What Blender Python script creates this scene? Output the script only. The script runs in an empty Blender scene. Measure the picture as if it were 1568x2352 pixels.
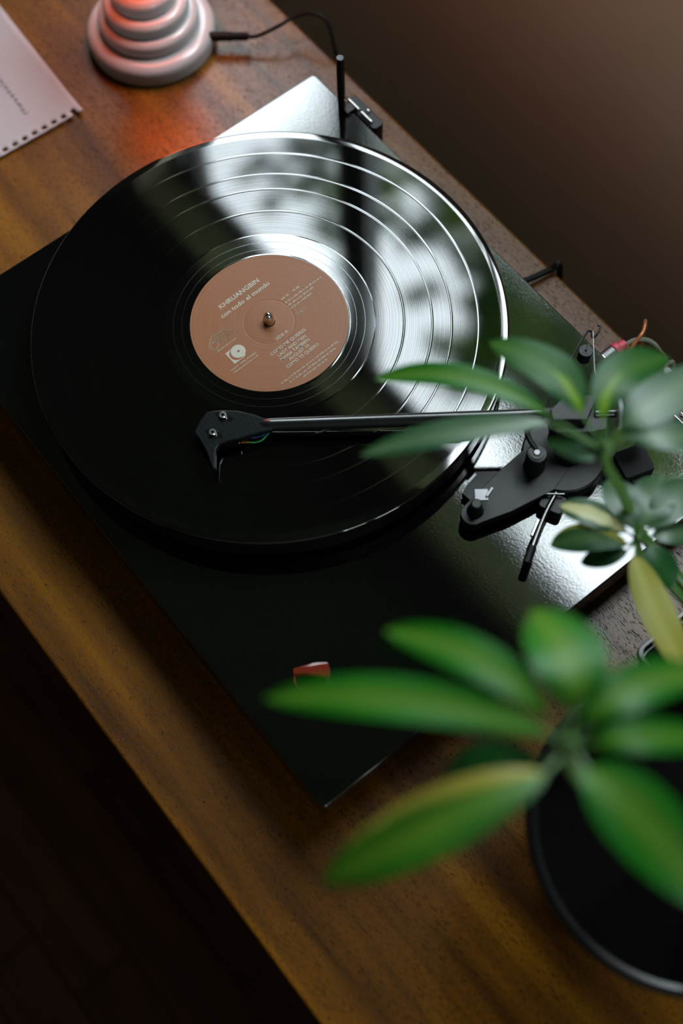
import bpy, bmesh, math, random
from mathutils import Vector, Matrix, noise
random.seed(7)
S = bpy.context.scene
COL = S.collection
R_ = math.radians
Z0 = 768.0          # record surface is 0.768 m above the floor; builders work in millimetres around the record centre

def V(p):
    return Vector((p[0] / 1000.0, p[1] / 1000.0, (p[2] + Z0) / 1000.0))

# ------------------------------------------------------------------ camera, sky, exposure
cd = bpy.data.cameras.new('camera'); cam = bpy.data.objects.new('camera', cd); COL.objects.link(cam)
cd.sensor_fit = 'VERTICAL'; cd.sensor_height = 36.0; cd.sensor_width = 24.0
cd.lens = 47.0
cd.clip_start = 0.02; cd.clip_end = 100
cr, cdn, cf = Vector((0.62404, 0.78103, -0.0237)), Vector((0.70875, -0.57854, -0.4037)), Vector((-0.32902, 0.23513, -0.91458))
m = Matrix((cr, -cdn, -cf)).transposed().to_4x4()
m.translation = V((390.7, -231.93, 721.36))
cam.matrix_world = m
cd.dof.use_dof = True; cd.dof.focus_distance = 0.842; cd.dof.aperture_fstop = 3.1; cd.dof.aperture_blades = 0
S.camera = cam

w = bpy.data.worlds.new('overcast_sky'); S.world = w; w.use_nodes = True
nt = w.node_tree; bg = nt.nodes['Background']
SKY = 27.0
tc = nt.nodes.new('ShaderNodeTexCoord'); sx = nt.nodes.new('ShaderNodeSeparateXYZ'); rp = nt.nodes.new('ShaderNodeValToRGB')
nt.links.new(tc.outputs['Generated'], sx.inputs[0]); nt.links.new(sx.outputs['Z'], rp.inputs[0])
rp.color_ramp.elements[0].color = (0.62, 0.68, 0.72, 1); rp.color_ramp.elements[1].color = (0.84, 0.92, 1.0, 1)
nt.links.new(rp.outputs[0], bg.inputs[0]); bg.inputs[1].default_value = SKY

S.view_settings.view_transform = 'Standard'; S.view_settings.look = 'None'
S.view_settings.exposure = 0.0; S.view_settings.gamma = 1.0
S.view_settings.use_curve_mapping = False
S.cycles.max_bounces = 8; S.cycles.diffuse_bounces = 4; S.cycles.glossy_bounces = 4; S.cycles.transparent_max_bounces = 12
S.cycles.use_denoising = True
S.cycles.sample_clamp_indirect = 6.0

def portal(name, loc, rot, sx_, sy_):
    l = bpy.data.lights.new(name, 'AREA'); l.shape = 'RECTANGLE'; l.size = sx_; l.size_y = sy_; l.energy = 1.0
    l.cycles.is_portal = True
    o = bpy.data.objects.new(name, l); COL.objects.link(o); o.location = loc; o.rotation_euler = rot
WX0, WX1, WZ0, WZ1 = -1300.0, 260.0, 470.0, 1612.0      # big window in the back wall
YW = 500.0
S2Y0, S2Y1, S2Z0, S2Z1 = -270.0, 110.0, -10.0, 360.0  # smaller window in the right wall
XR = 760.0
portal('window_portal', V(((WX0 + WX1) / 2, YW + 126, (WZ0 + WZ1) / 2)), (R_(-90), 0, 0), (WX1 - WX0) / 1000, (WZ1 - WZ0) / 1000)
portal('side_window_portal', V((XR + 118, (S2Y0 + S2Y1) / 2, (S2Z0 + S2Z1) / 2)), (0, R_(90), 0), (S2Z1 - S2Z0) / 1000, (S2Y1 - S2Y0) / 1000)

# ------------------------------------------------------------------ helpers
WLOC = {}
def link(name, bm, mat, parent=None, base=None, smooth=True, kind=None, autos=35):
    base = WLOC[parent.name] if parent is not None else (V(base) if base else Vector((0, 0, 0)))
    for v in bm.verts:
        v.co = V(v.co) - base
    me = bpy.data.meshes.new(name)
    bmesh.ops.recalc_face_normals(bm, faces=bm.faces)
    if smooth:
        for f in bm.faces: f.smooth = True
        for e in bm.edges:
            if len(e.link_faces) == 2 and e.calc_face_angle(0) > R_(autos): e.smooth = False
    bm.to_mesh(me); bm.free()
    if isinstance(mat, (list, tuple)):
        for q in mat: me.materials.append(q)
    else:
        me.materials.append(mat)
    o = bpy.data.objects.new(name, me); COL.objects.link(o)
    if parent is not None: o.parent = parent
    else: o.location = base
    WLOC[o.name] = base
    if kind: o['kind'] = kind
    if smooth and name not in ('disc', 'leaf', 'globe'):
        md = o.modifiers.new('face_weighted_normals', 'WEIGHTED_NORMAL'); md.keep_sharp = True; md.weight = 90
    return o

def thing(name, label, cat, base, group=None):
    o = bpy.data.objects.new(name, None); COL.objects.link(o); o.location = V(base)
    o.empty_display_size = 0.02
    WLOC[o.name] = V(base); o['label'] = label; o['category'] = cat
    if group: o['group'] = group
    return o

def tag(o, label, cat, group=None):
    o['label'] = label; o['category'] = cat
    if group: o['group'] = group
    return o

def box(bm, c, s, rz=0.0, bev=0.0, seg=2, M=None):
    r = bmesh.ops.create_cube(bm, size=1.0)
    vs = r['verts']
    mat = Matrix.Translation(c) @ (M if M else Matrix.Rotation(rz, 4, 'Z')) @ Matrix.Diagonal((*s, 1))
    bmesh.ops.transform(bm, matrix=mat, verts=vs)
    if bev > 0:
        es = list({e for v in vs for e in v.link_edges})
        bmesh.ops.bevel(bm, geom=es, offset=bev, segments=seg, affect='EDGES', profile=0.5)
    return vs

def lathe(bm, prof, c=(0, 0, 0), seg=48, M=None, closed=False):
    rings = []
    T = Matrix.Translation(c) @ (M if M else Matrix.Identity(4))
    for r, z in prof:
        if r < 1e-6: rings.append([bm.verts.new(T @ Vector((0, 0, z)))])
        else: rings.append([bm.verts.new(T @ Vector((r * math.cos(2 * math.pi * i / seg), r * math.sin(2 * math.pi * i / seg), z))) for i in range(seg)])
    pairs = list(zip(rings, rings[1:])) + ([(rings[-1], rings[0])] if closed else [])
    for a, b in pairs:
        if len(a) == 1 and len(b) == 1: continue
        for i in range(seg):
            j = (i + 1) % seg
            if len(a) == 1: bm.faces.new((a[0], b[i], b[j]))
            elif len(b) == 1: bm.faces.new((a[i], a[j], b[0]))
            else: bm.faces.new((a[i], a[j], b[j], b[i]))

def dirmat(d):
    return Vector(d).to_track_quat('Z', 'Y').to_matrix().to_4x4()

def cyl(bm, a, b, r, seg=24, bev=0.0, r2=None):
    a, b = Vector(a), Vector(b); L = (b - a).length; r2 = r if r2 is None else r2
    if bev > 0: pr = [(0, 0), (r - bev, 0), (r, bev), (r2, L - bev), (r2 - bev, L), (0, L)]
    else: pr = [(0, 0), (r, 0), (r2, L), (0, L)]
    lathe(bm, pr, a, seg, dirmat(b - a))

def catmull(P, n=8):
    P = [Vector(p) for p in P]
    if len(P) < 3: return P
    Q = [2 * P[0] - P[1]] + P + [2 * P[-1] - P[-2]]; out = []
    for i in range(1, len(Q) - 2):
        p0, p1, p2, p3 = Q[i - 1:i + 3]
        for k in range(n):
            t = k / n
            out.append(0.5 * ((2 * p1) + (p2 - p0) * t + (2 * p0 - 5 * p1 + 4 * p2 - p3) * t * t + (3 * p1 - p0 - 3 * p2 + p3) * t ** 3))
    return out + [P[-1]]

def tube(bm, P, r, seg=10, smooth=8, r1=None):
    P = catmull(P, smooth) if smooth else [Vector(p) for p in P]
    r1 = r if r1 is None else r1
    up = Vector((0, 0, 1)); rings = []; n = len(P)
    for i, p in enumerate(P):
        d = (P[min(i + 1, n - 1)] - P[max(i - 1, 0)]).normalized()
        if i == 0: x = d.orthogonal().normalized()
        else: x = (x - d * x.dot(d)).normalized()
        y = d.cross(x); rr = r + (r1 - r) * i / (n - 1)
        rings.append([bm.verts.new(p + rr * (x * math.cos(2 * math.pi * k / seg) + y * math.sin(2 * math.pi * k / seg))) for k in range(seg)])
    for a, b in zip(rings, rings[1:]):
        for i in range(seg): bm.faces.new((a[i], a[(i + 1) % seg], b[(i + 1) % seg], b[i]))
    bm.faces.new(rings[0][::-1]); bm.faces.new(rings[-1])

def prism(bm, pts, z0, z1, bev=0.0, seg=2):
    a = [bm.verts.new((x, y, z0)) for x, y in pts]; b = [bm.verts.new((x, y, z1)) for x, y in pts]
    n = len(pts); fs = [bm.faces.new(a[::-1]), bm.faces.new(b)]
    for i in range(n): fs.append(bm.faces.new((a[i], a[(i + 1) % n], b[(i + 1) % n], b[i])))
    bmesh.ops.recalc_face_normals(bm, faces=fs)
    if bev > 0:
        es = [e for e in bm.edges if e.verts[0] in b and e.verts[1] in b]
        bmesh.ops.bevel(bm, geom=es, offset=bev, segments=seg, affect='EDGES', profile=0.5)

def rrect(cx, cy, sx, sy, r, n=5, rz=0.0):
    out = []
    for k, (qx, qy) in enumerate(((1, 1), (-1, 1), (-1, -1), (1, -1))):
        for i in range(n + 1):
            a = math.pi / 2 * (k + i / n)
            out.append((qx * (sx / 2 - r) + r * math.cos(a), qy * (sy / 2 - r) + r * math.sin(a)))
    c, s = math.cos(rz), math.sin(rz)
    return [(cx + x * c - y * s, cy + x * s + y * c) for x, y in out]

def B(): return bmesh.new()

# ------------------------------------------------------------------ materials
def nodes(name):
    mt = bpy.data.materials.new(name); mt.use_nodes = True
    return mt, mt.node_tree, mt.node_tree.nodes['Principled BSDF']
def simple(name, col, rough=0.4, metal=0.0, spec=0.5, **kw):
    mt, t, p = nodes(name)
    p.inputs['Base Color'].default_value = (*col, 1); p.inputs['Roughness'].default_value = rough
    p.inputs['Metallic'].default_value = metal; p.inputs['Specular IOR Level'].default_value = spec
    for k, v in kw.items(): p.inputs[k.replace('_', ' ')].default_value = v
    return mt
def N(t, kind, **kw):
    n = t.nodes.new(kind)
    for k, v in kw.items(): setattr(n, k, v)
    return n
def ramp(t, stops, interp='LINEAR'):
    n = t.nodes.new('ShaderNodeValToRGB'); n.color_ramp.interpolation = interp
    e = n.color_ramp.elements
    while len(e) > 1: e.remove(e[-1])
    for i, (p, c) in enumerate(stops):
        q = e[0] if i == 0 else e.new(p)
        q.position = p; q.color = (*c, 1) if len(c) == 3 else c
    return n
def mapped(t, scale, rot=(0, 0, 0), coord='Object'):
    a = N(t, 'ShaderNodeTexCoord'); b = N(t, 'ShaderNodeMapping')
    b.inputs['Scale'].default_value = scale; b.inputs['Rotation'].default_value = rot
    t.links.new(a.outputs[coord], b.inputs[0]); return b
def noise_n(t, vec, scale, detail=4, rough=0.5, dist=0.0):
    n = N(t, 'ShaderNodeTexNoise'); n.inputs['Scale'].default_value = scale; n.inputs['Detail'].default_value = detail
    n.inputs['Roughness'].default_value = rough; n.inputs['Distortion'].default_value = dist
    t.links.new(vec, n.inputs['Vector']); return n
def mix(t, fac, a, b, mode='MIX'):
    n = N(t, 'ShaderNodeMix', data_type='RGBA', blend_type=mode)
    for sock, val in ((n.inputs[0], fac), (n.inputs[6], a), (n.inputs[7], b)):
        if hasattr(val, 'is_linked'): t.links.new(val, sock)
        elif isinstance(val, (int, float)): sock.default_value = val
        else: sock.default_value = (*val, 1)
    return n.outputs[2]
def math_n(t, op, a, b=0.0, c=None):
    n = N(t, 'ShaderNodeMath', operation=op)
    for i, v in enumerate((a, b) if c is None else (a, b, c)):
        if hasattr(v, 'is_linked'): t.links.new(v, n.inputs[i])
        else: n.inputs[i].default_value = v
    return n.outputs[0]

def wood(name, dark, mid, light, rough=0.32, pore=0.75, scale=1.0, coat=0.0):
    mt, t, p = nodes(name)
    base = mapped(t, (scale, scale, scale))
    warp = noise_n(t, base.outputs[0], 3.5, 3, 0.5)
    wv = N(t, 'ShaderNodeVectorMath', operation='MULTIPLY_ADD'); wv.inputs[1].default_value = (0.0, 0.035, 0.02)
    t.links.new(warp.outputs['Color'], wv.inputs[0]); t.links.new(base.outputs[0], wv.inputs[2])
    m1 = N(t, 'ShaderNodeMapping'); m1.inputs['Scale'].default_value = (2.2, 38, 38); t.links.new(wv.outputs[0], m1.inputs[0])
    grain = noise_n(t, m1.outputs[0], 1.0, 5, 0.6)
    r1 = ramp(t, [(0.30, dark), (0.5, mid), (0.72, light)]); t.links.new(grain.outputs[0], r1.inputs[0])
    fig = noise_n(t, base.outputs[0], 14, 3, 0.6)
    c1 = mix(t, math_n(t, 'MULTIPLY', fig.outputs[0], 0.55), r1.outputs[0], tuple(q * 0.45 for q in dark))
    m2 = N(t, 'ShaderNodeMapping'); m2.inputs['Scale'].default_value = (300, 1900, 1900); t.links.new(wv.outputs[0], m2.inputs[0])
    pz = noise_n(t, m2.outputs[0], 1.0, 1.5, 0.5)
    pr = ramp(t, [(0.595, (0, 0, 0)), (0.63, (1, 1, 1))]); t.links.new(pz.outputs[0], pr.inputs[0])
    pm = math_n(t, 'MULTIPLY', pr.outputs[0], pore)
    c2 = mix(t, pm, c1, tuple(q * 0.12 for q in dark))
    t.links.new(c2, p.inputs['Base Color'])
    rr = math_n(t, 'MULTIPLY_ADD', pm, 0.4, rough); t.links.new(rr, p.inputs['Roughness'])
    sp = math_n(t, 'MULTIPLY_ADD', pm, -0.34, 0.31); t.links.new(sp, p.inputs['Specular IOR Level'])
    bu = N(t, 'ShaderNodeBump'); bu.inputs['Strength'].default_value = 0.25; bu.inputs['Distance'].default_value = 0.0004
    inv = math_n(t, 'SUBTRACT', math_n(t, 'MULTIPLY', grain.outputs[0], 0.4), pm)
    t.links.new(inv, bu.inputs['Height']); t.links.new(bu.outputs[0], p.inputs['Normal'])
    return mt

M_TABLE = wood('walnut_veneer', (0.034, 0.0105, 0.0010), (0.120, 0.042, 0.0018), (0.225, 0.089, 0.003), rough=0.29)
M_FLOOR = wood('dark_floor_wood', (0.065, 0.025, 0.011), (0.12, 0.049, 0.021), (0.18, 0.073, 0.033), rough=0.5, pore=0.5)

def plaster(name, col, bump=0.35):
    mt, t, p = nodes(name)
    mp = mapped(t, (1, 1, 1))
    n1 = noise_n(t, mp.outputs[0], 260, 4, 0.6); n2 = noise_n(t, mp.outputs[0], 6, 3, 0.5)
    c = mix(t, math_n(t, 'MULTIPLY', n2.outputs[0], 0.35), col, tuple(q * 0.8 for q in col))
    t.links.new(c, p.inputs['Base Color']); p.inputs['Roughness'].default_value = 0.85
    bu = N(t, 'ShaderNodeBump'); bu.inputs['Strength'].default_value = bump; bu.inputs['Distance'].default_value = 0.002
    t.links.new(n1.outputs[0], bu.inputs['Height']); t.links.new(bu.outputs[0], p.inputs['Normal'])
    return mt
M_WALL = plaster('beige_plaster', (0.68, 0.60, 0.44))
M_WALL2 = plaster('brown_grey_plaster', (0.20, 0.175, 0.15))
M_CEIL = plaster('ceiling_paint', (0.07, 0.06, 0.05), 0.1)
M_FRAME = simple('window_frame_paint', (0.030, 0.027, 0.024), 0.5)

def satin_black(name):
    mt, t, p = nodes(name)
    p.inputs['Base Color'].default_value = (0.0012, 0.0013, 0.0014, 1); p.inputs['Roughness'].default_value = 0.045; p.inputs['IOR'].default_value = 1.75
    mp = mapped(t, (1, 1, 1))
    a = noise_n(t, mp.outputs[0], 620, 2, 0.5); b = noise_n(t, mp.outputs[0], 2600, 2, 0.5)
    h = math_n(t, 'MULTIPLY_ADD', b.outputs[0], 0.5, a.outputs[0])
    bu = N(t, 'ShaderNodeBump'); bu.inputs['Strength'].default_value = 0.16; bu.inputs['Distance'].default_value = 0.00008
    t.links.new(h, bu.inputs['Height']); t.links.new(bu.outputs[0], p.inputs['Normal'])
    return mt
M_PLINTH = satin_black('satin_black_lacquer')
M_BLACK = simple('matte_black_plastic', (0.0045, 0.005, 0.0053), 0.45, 0.0, 0.28)
M_GLOSSBLACK = simple('gloss_black_plastic', (0.004, 0.004, 0.004), 0.12)
M_RUBBER = simple('black_rubber', (0.004, 0.004, 0.004), 0.55, 0.0, 0.15)
M_STEEL = simple('polished_steel', (0.62, 0.62, 0.62), 0.18, 1.0)
M_BRUSHED = simple('brushed_steel', (0.16, 0.16, 0.165), 0.45, 1.0)
M_DARKMETAL = simple('dark_blackened_metal', (0.10, 0.10, 0.10), 0.25, 1.0)
M_TUBE = simple('lacquered_carbon_tube', (0.006, 0.007, 0.0075), 0.2, 0.0, 0.6)
M_GREY = simple('grey_plastic', (0.28, 0.29, 0.31), 0.45)
M_PINK = simple('pink_red_plastic', (0.50, 0.035, 0.07), 0.5)
M_GOLD = simple('gold_plating', (0.75, 0.42, 0.06), 0.3, 1.0)
M_CERAMIC = simple('white_glazed_ceramic', (0.36, 0.36, 0.365), 0.2)
M_COPPERWIRE = simple('clear_insulated_copper_wire', (0.35, 0.13, 0.05), 0.3, 0.4)
M_THREAD = simple('clear_nylon_thread', (0.5, 0.5, 0.5), 0.3)
M_REDGUARD = simple('translucent_red_plastic', (0.16, 0.020, 0.009), 0.2, Transmission_Weight=0.2)
M_WREDS = [simple('wire_insulation_%s' % n, c, 0.4) for n, c in (('red', (0.5, 0.03, 0.02)), ('white', (0.5, 0.5, 0.5)), ('green', (0.02, 0.25, 0.08)), ('blue', (0.02, 0.08, 0.3)))]
M_POT = simple('black_glazed_pot', (0.004, 0.004, 0.0045), 0.22)
M_SOIL = plaster('potting_soil', (0.002, 0.0016, 0.0013), 0.9); M_SOIL.node_tree.nodes['Principled BSDF'].inputs['Specular IOR Level'].default_value = 0.05
M_STEM = simple('plant_stem_green', (0.035, 0.10, 0.012), 0.5)
M_BARK = plaster('tree_bark', (0.05, 0.04, 0.03), 0.8)
M_INK = simple('dark_pencil', (0.05, 0.04, 0.05), 0.8)
M_PRINT = simple('pale_label_print', (0.26, 0.25, 0.19), 0.5)
M_LAWN = plaster('lawn_green', (0.03, 0.07, 0.015), 0.9)

def vinyl():
    mt, t, p = nodes('grooved_vinyl')
    tcn = N(t, 'ShaderNodeTexCoord'); ln = N(t, 'ShaderNodeVectorMath', operation='LENGTH')
    cmb = N(t, 'ShaderNodeVectorMath', operation='MULTIPLY'); cmb.inputs[1].default_value = (1, 1, 0)
    t.links.new(tcn.outputs['Object'], cmb.inputs[0]); t.links.new(cmb.outputs[0], ln.inputs[0])
    rad = math_n(t, 'MULTIPLY', ln.outputs['Value'], 1000.0)      # radius in millimetres
    def band(c, wd):                                               # 1 inside |r-c|<wd
        return math_n(t, 'LESS_THAN', math_n(t, 'ABSOLUTE', math_n(t, 'SUBTRACT', rad, c)), wd)
    smooth = math_n(t, 'LESS_THAN', rad, 66.8)
    smooth = math_n(t, 'MAXIMUM', smooth, math_n(t, 'GREATER_THAN', rad, 145.0))
    for c in (131.9, 114.9, 102.7, 85.0): smooth = math_n(t, 'MAXIMUM', smooth, band(c, 0.55))
    dead = math_n(t, 'MULTIPLY', band(60.6, 0.25), 1.0); dead = math_n(t, 'MAXIMUM', dead, band(55.2, 0.2))
    cv = N(t, 'ShaderNodeCombineXYZ'); t.links.new(math_n(t, 'MULTIPLY', rad, 1.0), cv.inputs[0])
    n1 = noise_n(t, cv.outputs[0], 1.9, 4, 0.75); n2 = noise_n(t, cv.outputs[0], 0.16, 2, 0.5)
    ng = math_n(t, 'SUBTRACT', 1.0, smooth); nc = N(t, 'ShaderNodeClamp'); t.links.new(math_n(t, 'MULTIPLY_ADD', n1.outputs[0], 3.2, -1.1), nc.inputs[0])
    rg = math_n(t, 'MULTIPLY_ADD', nc.outputs[0], 0.032, 0.005)
    rg = math_n(t, 'MULTIPLY_ADD', n2.outputs[0], 0.012, rg)
    rough = math_n(t, 'MULTIPLY_ADD', rg, ng, math_n(t, 'MULTIPLY', smooth, 0.05))
    rough = math_n(t, 'MULTIPLY_ADD', dead, 0.08, rough)
    t.links.new(rough, p.inputs['Roughness'])
    t.links.new(math_n(t, 'MULTIPLY', ng, 0.6), p.inputs['Anisotropic'])
    tg = N(t, 'ShaderNodeTangent', direction_type='RADIAL', axis='Z'); t.links.new(tg.outputs[0], p.inputs['Tangent'])
    p.inputs['Base Color'].default_value = (0.001, 0.001, 0.001, 1)
    p.inputs['IOR'].default_value = 1.62
    sp = math_n(t, 'MULTIPLY_ADD', nc.outputs[0], 0.42, 0.22); sp = math_n(t, 'MULTIPLY_ADD', sp, ng, math_n(t, 'MULTIPLY', smooth, 0.75)); t.links.new(sp, p.inputs['Specular IOR Level'])
    wv = N(t, 'ShaderNodeTexNoise'); wv.inputs['Scale'].default_value = 2.6; wv.inputs['Detail'].default_value = 3
    t.links.new(cv.outputs[0], wv.inputs['Vector'])
    bu = N(t, 'ShaderNodeBump'); bu.inputs['Strength'].default_value = 0.06; bu.inputs['Distance'].default_value = 0.00002
    t.links.new(math_n(t, 'MULTIPLY', wv.outputs[0], ng), bu.inputs['Height']); t.links.new(bu.outputs[0], p.inputs['Normal'])
    return mt
M_VINYL = vinyl()

def label_paper():
    mt, t, p = nodes('copper_label_paper')
    tcn = N(t, 'ShaderNodeTexCoord'); ln = N(t, 'ShaderNodeVectorMath', operation='LENGTH')
    t.links.new(tcn.outputs['Object'], ln.inputs[0])
    rad = math_n(t, 'MULTIPLY', ln.outputs['Value'], 1000.0)
    cv = N(t, 'ShaderNodeCombineXYZ'); t.links.new(rad, cv.inputs[0])
    n1 = noise_n(t, cv.outputs[0], 1.4, 4, 0.7)
    r = ramp(t, [(0.3, (0.095, 0.031, 0.008)), (0.7, (0.215, 0.073, 0.0205))]); t.links.new(n1.outputs[0], r.inputs[0])
    t.links.new(r.outputs[0], p.inputs['Base Color']); p.inputs['Roughness'].default_value = 0.40
    p.inputs['Specular IOR Level'].default_value = 0.27
    bu = N(t, 'ShaderNodeBump'); bu.inputs['Strength'].default_value = 0.12; bu.inputs['Distance'].default_value = 0.0001
    t.links.new(n1.outputs[0], bu.inputs['Height']); t.links.new(bu.outputs[0], p.inputs['Normal'])
    return mt
M_LABEL = label_paper()

def paper_m():
    mt, t, p = nodes('notebook_paper')
    mp = mapped(t, (1, 1, 1)); n = noise_n(t, mp.outputs[0], 900, 3, 0.5)
    r = ramp(t, [(0.3, (0.23, 0.205, 0.21)), (0.7, (0.265, 0.24, 0.245))]); t.links.new(n.outputs[0], r.inputs[0])
    t.links.new(r.outputs[0], p.inputs['Base Color']); p.inputs['Roughness'].default_value = 0.8
    return mt
M_PAPER = paper_m()

def carbon():
    mt, t, p = nodes('carbon_fibre')
    mp = mapped(t, (1, 1, 1), (0, 0, R_(51)))
    ck = N(t, 'ShaderNodeTexChecker'); ck.inputs['Scale'].default_value = 520
    t.links.new(mp.outputs[0], ck.inputs['Vector'])
    n = noise_n(t, mp.outputs[0], 300, 2, 0.5)
    c = mix(t, ck.outputs['Fac'], (0.0025, 0.003, 0.0032), (0.007, 0.0085, 0.0088))
    c = mix(t, n.outputs[0], c, (0.0045, 0.0055, 0.006))
    t.links.new(c, p.inputs['Base Color']); p.inputs['Roughness'].default_value = 0.3; p.inputs['Specular IOR Level'].default_value = 0.07
    return mt
M_CARBON = carbon()

def leaf_m(name, edge, centre, patch=None, pw=0.0, side=None, spec=0.24):
    mt, t, p = nodes(name)
    au = N(t, 'ShaderNodeAttribute', attribute_name='across'); al = N(t, 'ShaderNodeAttribute', attribute_name='along')
    ab = math_n(t, 'ABSOLUTE', au.outputs['Fac'])
    mp = mapped(t, (1, 1, 1)); n = noise_n(t, mp.outputs[0], 45, 3, 0.5)
    f = math_n(t, 'ADD', ab, math_n(t, 'MULTIPLY_ADD', n.outputs[0], 0.5, -0.25))
    r = ramp(t, [(0.0, centre), (0.28, tuple(0.6 * a + 0.4 * b for a, b in zip(centre, edge))), (0.75, edge)]); t.links.new(f, r.inputs[0])
    col = r.outputs[0]
    if patch:
        n2 = noise_n(t, mp.outputs[0], 60, 4, 0.6)
        if side == 'edge':      # margin on one side, irregular
            q = math_n(t, 'ADD', au.outputs['Fac'], math_n(t, 'MULTIPLY_ADD', n2.outputs[0], 0.7, -0.35))
            q = math_n(t, 'MULTIPLY_ADD', al.outputs['Fac'], -0.9, q)
        elif side == 'stripe':
            q = math_n(t, 'SUBTRACT', 0.55, math_n(t, 'ADD', ab, math_n(t, 'MULTIPLY_ADD', n2.outputs[0], 0.8, -0.4)))
        elif side == 'base':
            q = math_n(t, 'SUBTRACT', math_n(t, 'MULTIPLY_ADD', n2.outputs[0], 0.5, 0.35), math_n(t, 'ADD', al.outputs['Fac'], ab))
        else:
            q = n2.outputs[0]
        pr = ramp(t, [(pw, (0, 0, 0)), (pw + 0.06, (1, 1, 1))]); t.links.new(q, pr.inputs[0])
        col = mix(t, pr.outputs[0], col, patch)
    t.links.new(col, p.inputs['Base Color']); p.inputs['Roughness'].default_value = 0.42
    p.inputs['Specular IOR Level'].default_value = spec
    tr = N(t, 'ShaderNodeBsdfTranslucent'); t.links.new(col, tr.inputs[0])
    ms = N(t, 'ShaderNodeMixShader'); ms.inputs[0].default_value = 0.28
    out = t.nodes['Material Output']
    t.links.new(p.outputs[0], ms.inputs[1]); t.links.new(tr.outputs[0], ms.inputs[2]); t.links.new(ms.outputs[0], out.inputs[0])
    return mt
LEAF = {0: leaf_m('leaf_green', (0.003, 0.092, 0.002), (0.062, 0.15, 0.010)),
        1: leaf_m('leaf_green_yellow_base', (0.006, 0.062, 0.006), (0.03, 0.10, 0.010), (0.11, 0.22, 0.006), 0.05, 'base'),
        2: leaf_m('leaf_green_yellow_margin', (0.010, 0.085, 0.003), (0.06, 0.14, 0.009), (0.22, 0.20, 0.025), 0.18, 'edge'),
        3: leaf_m('leaf_dark_shaded_green', (0.006, 0.050, 0.010), (0.012, 0.07, 0.012)),  # dark tone also paints the shade on the leaf under the big whorl
        4: leaf_m('leaf_cream_stripe', (0.015, 0.075, 0.022), (0.10, 0.15, 0.07), (0.50, 0.50, 0.24), 0.06, 'stripe', 0.5),
        5: leaf_m('leaf_mostly_yellow', (0.26, 0.25, 0.025), (0.33, 0.32, 0.045), (0.05, 0.16, 0.01), 0.70, 'spots'),
        7: leaf_m('leaf_green_yellow_half', (0.012, 0.066, 0.018), (0.05, 0.11, 0.03), (0.22, 0.23, 0.03), 0.0, 'edge'),
        6: leaf_m('leaf_sheen_green', (0.012, 0.066, 0.018), (0.070, 0.13, 0.055), spec=0.6)}  # grey of the sky sheen is painted into the pale centre

def tree_leaf():
    mt, t, p = nodes('tree_foliage')
    oi = mapped(t, (1, 1, 1)); n = noise_n(t, oi.outputs[0], 1.6, 3, 0.6)
    r = ramp(t, [(0.36, (0.004, 0.014, 0.004)), (0.50, (0.018, 0.065, 0.005)), (0.64, (0.11, 0.18, 0.004))]); t.links.new(n.outputs[0], r.inputs[0])
    t.links.new(r.outputs[0], p.inputs['Base Color']); p.inputs['Roughness'].default_value = 0.6; p.inputs['Specular IOR Level'].default_value = 0.04
    tr = N(t, 'ShaderNodeBsdfTranslucent'); t.links.new(r.outputs[0], tr.inputs[0])
    ms = N(t, 'ShaderNodeMixShader'); ms.inputs[0].default_value = 0.45
    t.links.new(p.outputs[0], ms.inputs[1]); t.links.new(tr.outputs[0], ms.inputs[2]); t.links.new(ms.outputs[0], t.nodes['Material Output'].inputs[0])
    return mt
M_TREE = tree_leaf()

def pane_m():
    mt, t, p = nodes('window_glass'); t.nodes.remove(p)
    tr = N(t, 'ShaderNodeBsdfTransparent'); tr.inputs[0].default_value = (0.96, 0.98, 0.97, 1)
    gl = N(t, 'ShaderNodeBsdfGlossy'); gl.inputs['Roughness'].default_value = 0.0
    fr = N(t, 'ShaderNodeFresnel'); ge = N(t, 'ShaderNodeNewGeometry')
    t.links.new(math_n(t, 'MULTIPLY_ADD', ge.outputs['Backfacing'], 1 / 1.45 - 1.45, 1.45), fr.inputs[0])   # same reflectance from both faces of the thin pane
    ms = N(t, 'ShaderNodeMixShader'); t.links.new(fr.outputs[0], ms.inputs[0]); t.links.new(tr.outputs[0], ms.inputs[1]); t.links.new(gl.outputs[0], ms.inputs[2])
    t.links.new(ms.outputs[0], t.nodes['Material Output'].inputs[0]); return mt
M_PANE = pane_m()

def glow(name, col, st):
    mt, t, p = nodes(name)
    p.inputs['Base Color'].default_value = (0.6, 0.12, 0.05, 1)
    p.inputs['Emission Color'].default_value = (*col, 1); p.inputs['Emission Strength'].default_value = st
    p.inputs['Roughness'].default_value = 0.25
    return mt
M_GLOBE = glow('glowing_red_glass', (1.0, 0.11, 0.025), 17.0)

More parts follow.
